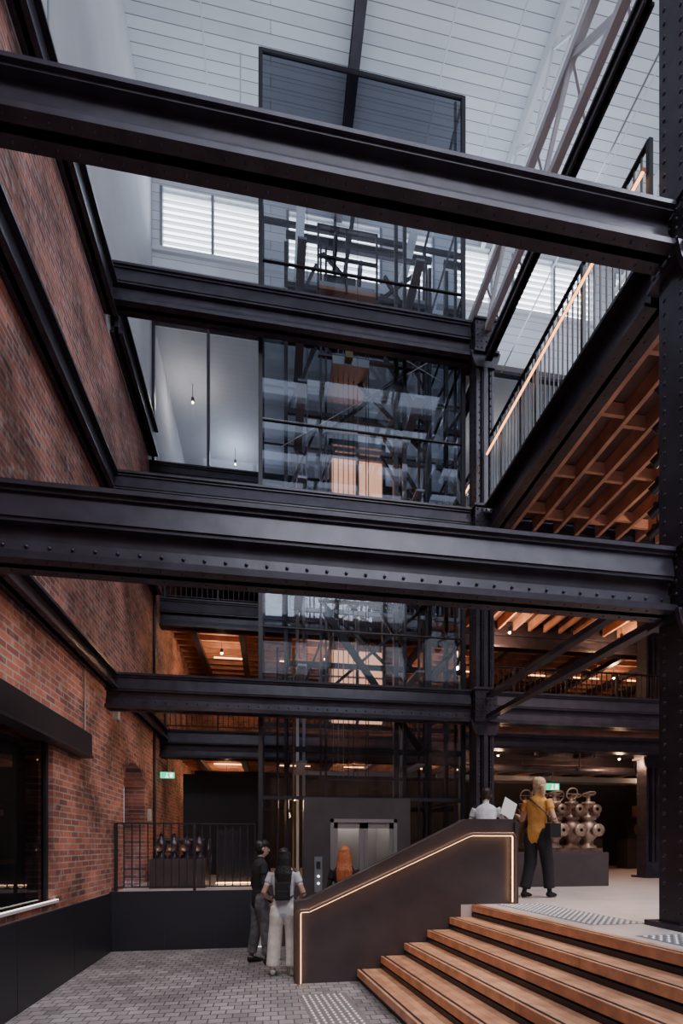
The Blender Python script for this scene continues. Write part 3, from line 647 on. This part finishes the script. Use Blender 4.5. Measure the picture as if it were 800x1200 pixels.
def person(name, loc, yaw, H, mats, hair='short', elbows=None, wrists=None, knees=None, ankles=None, legw=(.085, .06, .05), lean=0, bag=False, sleeve='long', paper=False, hip=1.0, headturn=0, backpack=False):
    T = []
    def P(x, y, z):
        if z > .95: y = y+(z-.95)*lean
        return Vector((x, y, z))
    tor = [(.80, .11, .09), (.86, .155*hip, .12), (.95, .16*hip, .118), (1.06, .135, .098), (1.18, .145, .105), (1.30, .165, .11), (1.38, .165, .10), (1.43, .125, .08), (1.465, .06, .055)]
    T.append(('top', [(P(0, 0, z), a, b) for z, a, b in tor]))
    T.append(('skin', [(P(0, .005, 1.42), .052, .052), (P(0, .012, 1.48), .048, .05), (P(0, .02, 1.56), .05, .055)]))
    hc = P(0, .03, 1.605)
    def rot(v):
        c, s_ = math.cos(headturn), math.sin(headturn); d = v; return hc+Vector((d[0]*c-d[1]*s_, d[0]*s_+d[1]*c, d[2]))
    head = [(-.108, .022, .03, .035), (-.095, .042, .048, .03), (-.06, .058, .072, .015), (-.02, .068, .086, .005), (.03, .074, .094, 0), (.07, .068, .086, -.004), (.1, .045, .058, -.008), (.116, .015, .02, -.01)]
    T.append(('skin', [(rot((0, dy, dz)), a, b) for dz, a, b, dy in head]))
    T.append(('skin', [(rot((0, .085, .02)), .008, .010), (rot((0, .10, -.005)), .011, .013), (rot((0, .108, -.022)), .015, .014), (rot((0, .09, -.032)), .008, .008)]))
    T.append(('skin', [(rot((0, .078, -.052)), .02, .012), (rot((0, .088, -.058)), .022, .01), (rot((0, .078, -.066)), .018, .012)]))
    for s in (-1, 1):
        T.append(('skin', [(rot((s*.074, -.005, -.03)), .006, .01), (rot((s*.08, -.008, -.01)), .009, .016), (rot((s*.082, -.012, .01)), .009, .02), (rot((s*.078, -.008, .028)), .006, .01)]))
    if hair != 'none':
        T.append(('hair', [(rot((0, -.03, dz)), a, b) for dz, a, b in ((-.05, .055, .05), (-.02, .076, .075), (.03, .087, .088), (.08, .08, .085), (.115, .055, .06), (.133, .02, .02))]))
        T.append(('hair', [(rot((0, .015, .055)), .075, .088), (rot((0, .012, .09)), .066, .08), (rot((0, 0, .125)), .04, .05)]))
    if hair == 'long':
        T.append(('hair', [(rot((0, -.05, .06)), .085, .06), (rot((0, -.07, -.02)), .095, .06), (rot((0, -.085, -.12)), .105, .055), (P(0, -.09, 1.38), .12, .05), (P(0, -.105, 1.25), .11, .04), (P(0, -.105, 1.14), .07, .025)]))
        for s in (-1, 1): T.append(('hair', [(rot((s*.06, -.02, .06)), .03, .05), (rot((s*.08, -.02, -.06)), .028, .045), (rot((s*.085, -.02, -.16)), .03, .04)]))
    if hair == 'bun':
        T.append(('hair', [(rot((0, -.09, .0)), .02, .02), (rot((0, -.115, -.01)), .04, .036), (rot((0, -.12, -.04)), .042, .036), (rot((0, -.12, -.12)), .03, .025), (rot((0, -.115, -.18)), .012, .012)]))
    elbows = elbows or {}; wrists = wrists or {}; knees = knees or {}; ankles = ankles or {}
    hands = []
    for s in (-1, 1):
        sh = P(s*.165, 0, 1.385)
        el = Vector(elbows[s]) if s in elbows else P(s*.235, -.03, 1.11)
        wr = Vector(wrists[s]) if s in wrists else P(s*.25, .07, .87)
        T.append(('top', [(sh+Vector((-s*.05, 0, .01)), .045, .05), (sh, .056, .06), (sh.lerp(el, .45), .054, .056)]))
        T.append(('top' if sleeve == 'long' else 'skin', [(sh.lerp(el, .3), .04, .042), (sh.lerp(el, .7), .038, .04), (el, .038, .038)]))
        T.append(('top' if sleeve == 'long' else 'skin', [(el, .037, .037), (el.lerp(wr, .3), .037, .037), (el.lerp(wr, .9), .027, .025) if sleeve != 'long' else (el.lerp(wr, .9), .033, .033)]))
        T.append(('skin', [(el.lerp(wr, .85), .024, .022), (wr, .022, .018)]))
        hands.append((s, el, wr))
        hp = Vector((s*.088*hip, 0, .88)); kn = Vector(knees[s]) if s in knees else Vector((s*.095, .02, .49)); an = Vector(ankles[s]) if s in ankles else Vector((s*.1, -.01, .09))
        l0, l1, l2 = legw
        T.append(('leg', [(hp+Vector((0, 0, .06)), .09, .10), (hp+Vector((0, 0, -.05)), l0+.01, l0+.02), (hp.lerp(kn, .5), l0*.95, l0), (kn, l1+.012, l1+.015), (kn.lerp(an, .4), max(l1, l2), max(l1, l2)+.008), (kn.lerp(an, .88), l2, l2+.008)]))
        T.append(('skin', [(kn.lerp(an, .8), .035, .038), (an, .03, .036), (an+Vector((0, 0, -.03)), .03, .036)]))
        T.append(('shoe', [(an+Vector((0, -.055, -.045)), .03, .025), (an+Vector((0, -.03, -.04)), .038, .045), (an+Vector((0, .06, -.045)), .042, .036), (an+Vector((0, .13, -.058)), .045, .026), (an+Vector((0, .175, -.065)), .025, .016)]))
    T.append(('leg', [(Vector((0, 0, .95)), .14*hip, .105), (Vector((0, 0, .88)), .155*hip, .115), (Vector((0, 0, .80)), .12, .095)]))
    mb = MB(); dummy = SKIN; n = 14
    for lab, rings in T:
        vs = []; k = len(rings)
        for i, (c, rx, ry) in enumerate(rings):
            d = (rings[min(i+1, k-1)][0]-rings[max(i-1, 0)][0])
            d = d.normalized() if d.length > 1e-6 else Vector((0, 0, 1))
            if abs(d.z) > .5 or abs(d.y) > .6: a = Vector((1, 0, 0)); a = (a-d*a.dot(d)).normalized(); b = d.cross(a)
            else: b = Vector((0, 1, 0)); b = (b-d*b.dot(d)).normalized(); a = b.cross(d)
            for j in range(n):
                t = 2*math.pi*j/n; vs.append(c+a*rx*math.cos(t)+b*ry*math.sin(t))
        fs = [(i*n+j, i*n+(j+1) % n, (i+1)*n+(j+1) % n, (i+1)*n+j) for i in range(k-1) for j in range(n)]
        fs += [tuple(range(n-1, -1, -1)), tuple(range((k-1)*n, k*n))]
        mb.add(vs, fs, dummy, True)
    tmp = mb.build('tmp_body')
    rm = tmp.modifiers.new('r', 'REMESH'); rm.mode = 'VOXEL'; rm.voxel_size = .0075
    sm = tmp.modifiers.new('s', 'SMOOTH'); sm.factor = .5; sm.iterations = 3
    dg = bpy.context.evaluated_depsgraph_get(); dg.update()
    me = bpy.data.meshes.new_from_object(tmp.evaluated_get(dg)); bpy.data.objects.remove(tmp)
    nP = len(me.polygons); cen = np.zeros(nP*3); me.polygons.foreach_get('center', cen); cen = cen.reshape(-1, 3)
    order = ['skin', 'top', 'leg', 'shoe', 'hair']; best = np.full(nP, 1e9); lab_i = np.zeros(nP, int)
    for lab, rings in T:
        for (c0, a0, b0), (c1, a1, b1) in zip(rings[:-1], rings[1:]):
            p = np.array(c0); q = np.array(c1); d = q-p; L = max(d.dot(d), 1e-9)
            t = np.clip(((cen-p)@d)/L, 0, 1); w = cen-(p+t[:, None]*d)
            ra = a0+(a1-a0)*t; rb = b0+(b1-b0)*t
            dd = np.sqrt((w[:, 0]/ra)**2+(w[:, 1]/rb)**2+(w[:, 2]/np.minimum(ra, rb))**2)
            dist = (dd-1)*np.minimum(ra, rb)
            if lab == 'leg': dist = dist+.004
            m_ = dist < best; best[m_] = dist[m_]; lab_i[m_] = order.index(lab)
    me.materials.clear()
    for o in order: me.materials.append({'skin': SKIN}.get(o) or mats[o])
    me.polygons.foreach_set('material_index', lab_i.astype(int).tolist()); me.polygons.foreach_set('use_smooth', [True]*nP)
    root = bpy.data.objects.new(name, me); sc.collection.objects.link(root)
    h = MB()
    for s, el, wr in hands:
        d = (wr-el).normalized(); side = Vector((0, 1, 0)); side = (side-d*side.dot(d))
        side = side.normalized() if side.length > .2 else Vector((-s, 0, .3)).normalized()
        side = (side-d*side.dot(d)).normalized(); nr = d.cross(side)*s
        pw = wr+d*.075
        rings = [(wr-d*.01, .022, .016), (wr+d*.02, .03, .015), (wr+d*.055, .038, .014), (pw+d*.005, .037, .012), (pw+d*.012, .03, .008)]
        vs = []; n = 12
        for c, a, b in rings:
            for j in range(n):
                t = 2*math.pi*j/n; vs.append(c+side*a*math.cos(t)+nr*b*math.sin(t))
        fs = [(i*n+j, i*n+(j+1) % n, (i+1)*n+(j+1) % n, (i+1)*n+j) for i in range(len(rings)-1) for j in range(n)]
        fs += [tuple(range(n-1, -1, -1)), tuple(range((len(rings)-1)*n, len(rings)*n))]
        h.add(vs, fs, SKIN, True)
        for fi, (o, L) in enumerate(((.028, .068), (.010, .078), (-.009, .072), (-.027, .056))):
            b0 = pw+side*o; p = b0; r = .009
            for seg in range(3):
                ang = .25+.35*seg; dv = (d*math.cos(ang)-nr*math.sin(ang)).normalized(); q = p+dv*L*(.42, .32, .26)[seg]
                h.cyl(p, q, r, SKIN, 8, r*.9); h.ball(q, r*.92, SKIN, 8); p = q; r *= .9
        p = wr+d*.025+side*.025; q = p+(d*.6+side*.7-nr*.2).normalized()*.04; h.cyl(p, q, .0115, SKIN, 8, .010); h.ball(q, .0105, SKIN, 8)
        q2 = q+(d*.9+side*.3-nr*.3).normalized()*.03; h.cyl(q, q2, .010, SKIN, 8, .008); h.ball(q2, .0085, SKIN, 8)
    h.build('hands', root)
    e_ = MB()
    for s in (-1, 1): e_.ball(rot((s*.03, .083, .012)), .0095, EYE, 8)
    e_.build('eyes', root)
    if bag:
        b = MB(); b.box(.2, .28, -.16, .14, .86, 1.06, LEATH)
        pth = [(.24, -.1, 1.06), (.2, -.13, 1.2), (.03, -.125, 1.36), (-.12, -.05, 1.455), (-.1, .09, 1.38), (.06, .13, 1.22), (.24, .1, 1.06)]
        for p, q in zip(pth[:-1], pth[1:]): b.bar(p, q, .03, .012, LEATH)
        b.build('shoulder_bag', root, .01)
    if backpack:
        b = MB(); b.box(-.10, .10, -.19, -.11, 1.04, 1.28, LEATH); b.box(-.075, .075, -.215, -.19, 1.06, 1.17, LEATH)
        for s in (-1, 1):
            pth = [(s*.08, -.13, 1.28), (s*.11, -.08, 1.43), (s*.115, .06, 1.42), (s*.12, .12, 1.3), (s*.13, .05, 1.12), (s*.1, -.12, 1.06)]
            for p, q in zip(pth[:-1], pth[1:]): b.bar(p, q, .035, .012, LEATH)
        b.build('backpack', root, .015)
    if paper:
        b = MB(); c = (Vector(wrists[-1])+Vector(wrists[1]))/2+Vector((0, .08, .09))
        b.bar(c-Vector((.14, 0, .0)), c+Vector((.14, 0, 0)), .005, .26, PAPER, up=(0, .3, 1)); b.build('paper_map', root)
    k = H/1.735; root.scale = (k, k, k); root.location = loc; root.rotation_euler = (0, 0, yaw)
    return root

person('standing_man', (-.15, 6.95, .0), R(-70), 1.77, dict(top=M_BLK, leg=M_GRY, shoe=M_SHOE, hair=H_BLK), 'short', legw=(.09, .068, .062),
       knees={1: (.11, .05, .49), -1: (-.10, -.02, .49)}, ankles={1: (.13, .06, .09), -1: (-.12, -.09, .09)})
person('woman_in_cream_trousers', (.17, 6.26, .0), R(-8), 1.66, dict(top=M_WHT, leg=M_CRM, shoe=M_SHW, hair=H_BLK), 'long', legw=(.10, .085, .095), sleeve='short', backpack=True,
       elbows={-1: (-.27, -.06, 1.12), 1: (.27, -.05, 1.12)}, wrists={-1: (-.20, .15, 1.02), 1: (.22, .17, 1.05)},
       knees={1: (.115, .02, .49), -1: (-.125, .02, .49)}, ankles={1: (.125, -.01, .09), -1: (-.15, .01, .09)})
person('red_haired_woman', (1.02, 6.6, .0), R(-10), 1.68, dict(top=M_BLK, leg=M_BLK, shoe=M_SHOE, hair=H_RED), 'long')
person('woman_in_mustard_shirt', (3.86, 6.5, ZL), R(-60), 1.76, dict(top=M_MUS, leg=M_BLK, shoe=M_SHOE, hair=H_BLD), 'bun', legw=(.095, .075, .075), bag=True, sleeve='short', hip=1.05, headturn=R(60),
       elbows={-1: (-.27, .05, 1.13), 1: (.27, -.04, 1.12)}, wrists={-1: (-.42, .20, 1.2), 1: (.20, .18, 1.0)},
       knees={1: (.10, .10, .49), -1: (-.09, -.03, .49)}, ankles={1: (.12, .12, .09), -1: (-.11, -.16, .09)})
person('woman_leaning_on_wall', (3.0, 6.36, ZL), R(-25), 1.60, dict(top=M_WHT, leg=M_BLK, shoe=M_SHOE, hair=H_BRN), 'short', lean=.30, sleeve='long',
       elbows={-1: (-.26, .16, 1.14), 1: (.28, .10, 1.16)}, wrists={-1: (-.10, .34, 1.22), 1: (.36, .22, 1.33)})
# folded paper map held out between the two visitors
m = MB(); m.bar((3.22, 6.30, 2.26), (3.42, 6.34, 2.16), .005, .26, PAPER, up=(.25, .2, 1)); m.build('paper_map')

# ---------------------------------------------------------------- light
w = bpy.data.worlds.new('world'); sc.world = w; w.use_nodes = True
bg = w.node_tree.nodes['Background']; bg.inputs[0].default_value = (.68, .76, 1, 1); bg.inputs[1].default_value = 2.3
def area(name, loc, rot, sx, sy, en, col):
    l = bpy.data.lights.new(name, 'AREA'); l.shape = 'RECTANGLE'; l.size = sx; l.size_y = sy; l.energy = en; l.color = col
    o = bpy.data.objects.new(name, l); sc.collection.objects.link(o); o.location = loc; o.rotation_euler = rot; return o
area('daylight_fill', (10, -.5, 15.8), (0, R(20), 0), 4, 6, 1200, (.84, .90, 1))  # added unseen area lamp for top light, kept out of tower reflections
area('daylight_fill', (3, -6.1, 15.8), (R(20), 0, 0), 8, 3.4, 1500, (.88, .92, 1))  # second added top lamp, its reflection hidden behind the middle beam
area('roof_fill_light', (3.5, 8.6, 12.9), (R(180), 0, 0), 9, 3, 140, (.78, .86, 1))  # added area lamp without fixture, brightens the roof boards from below
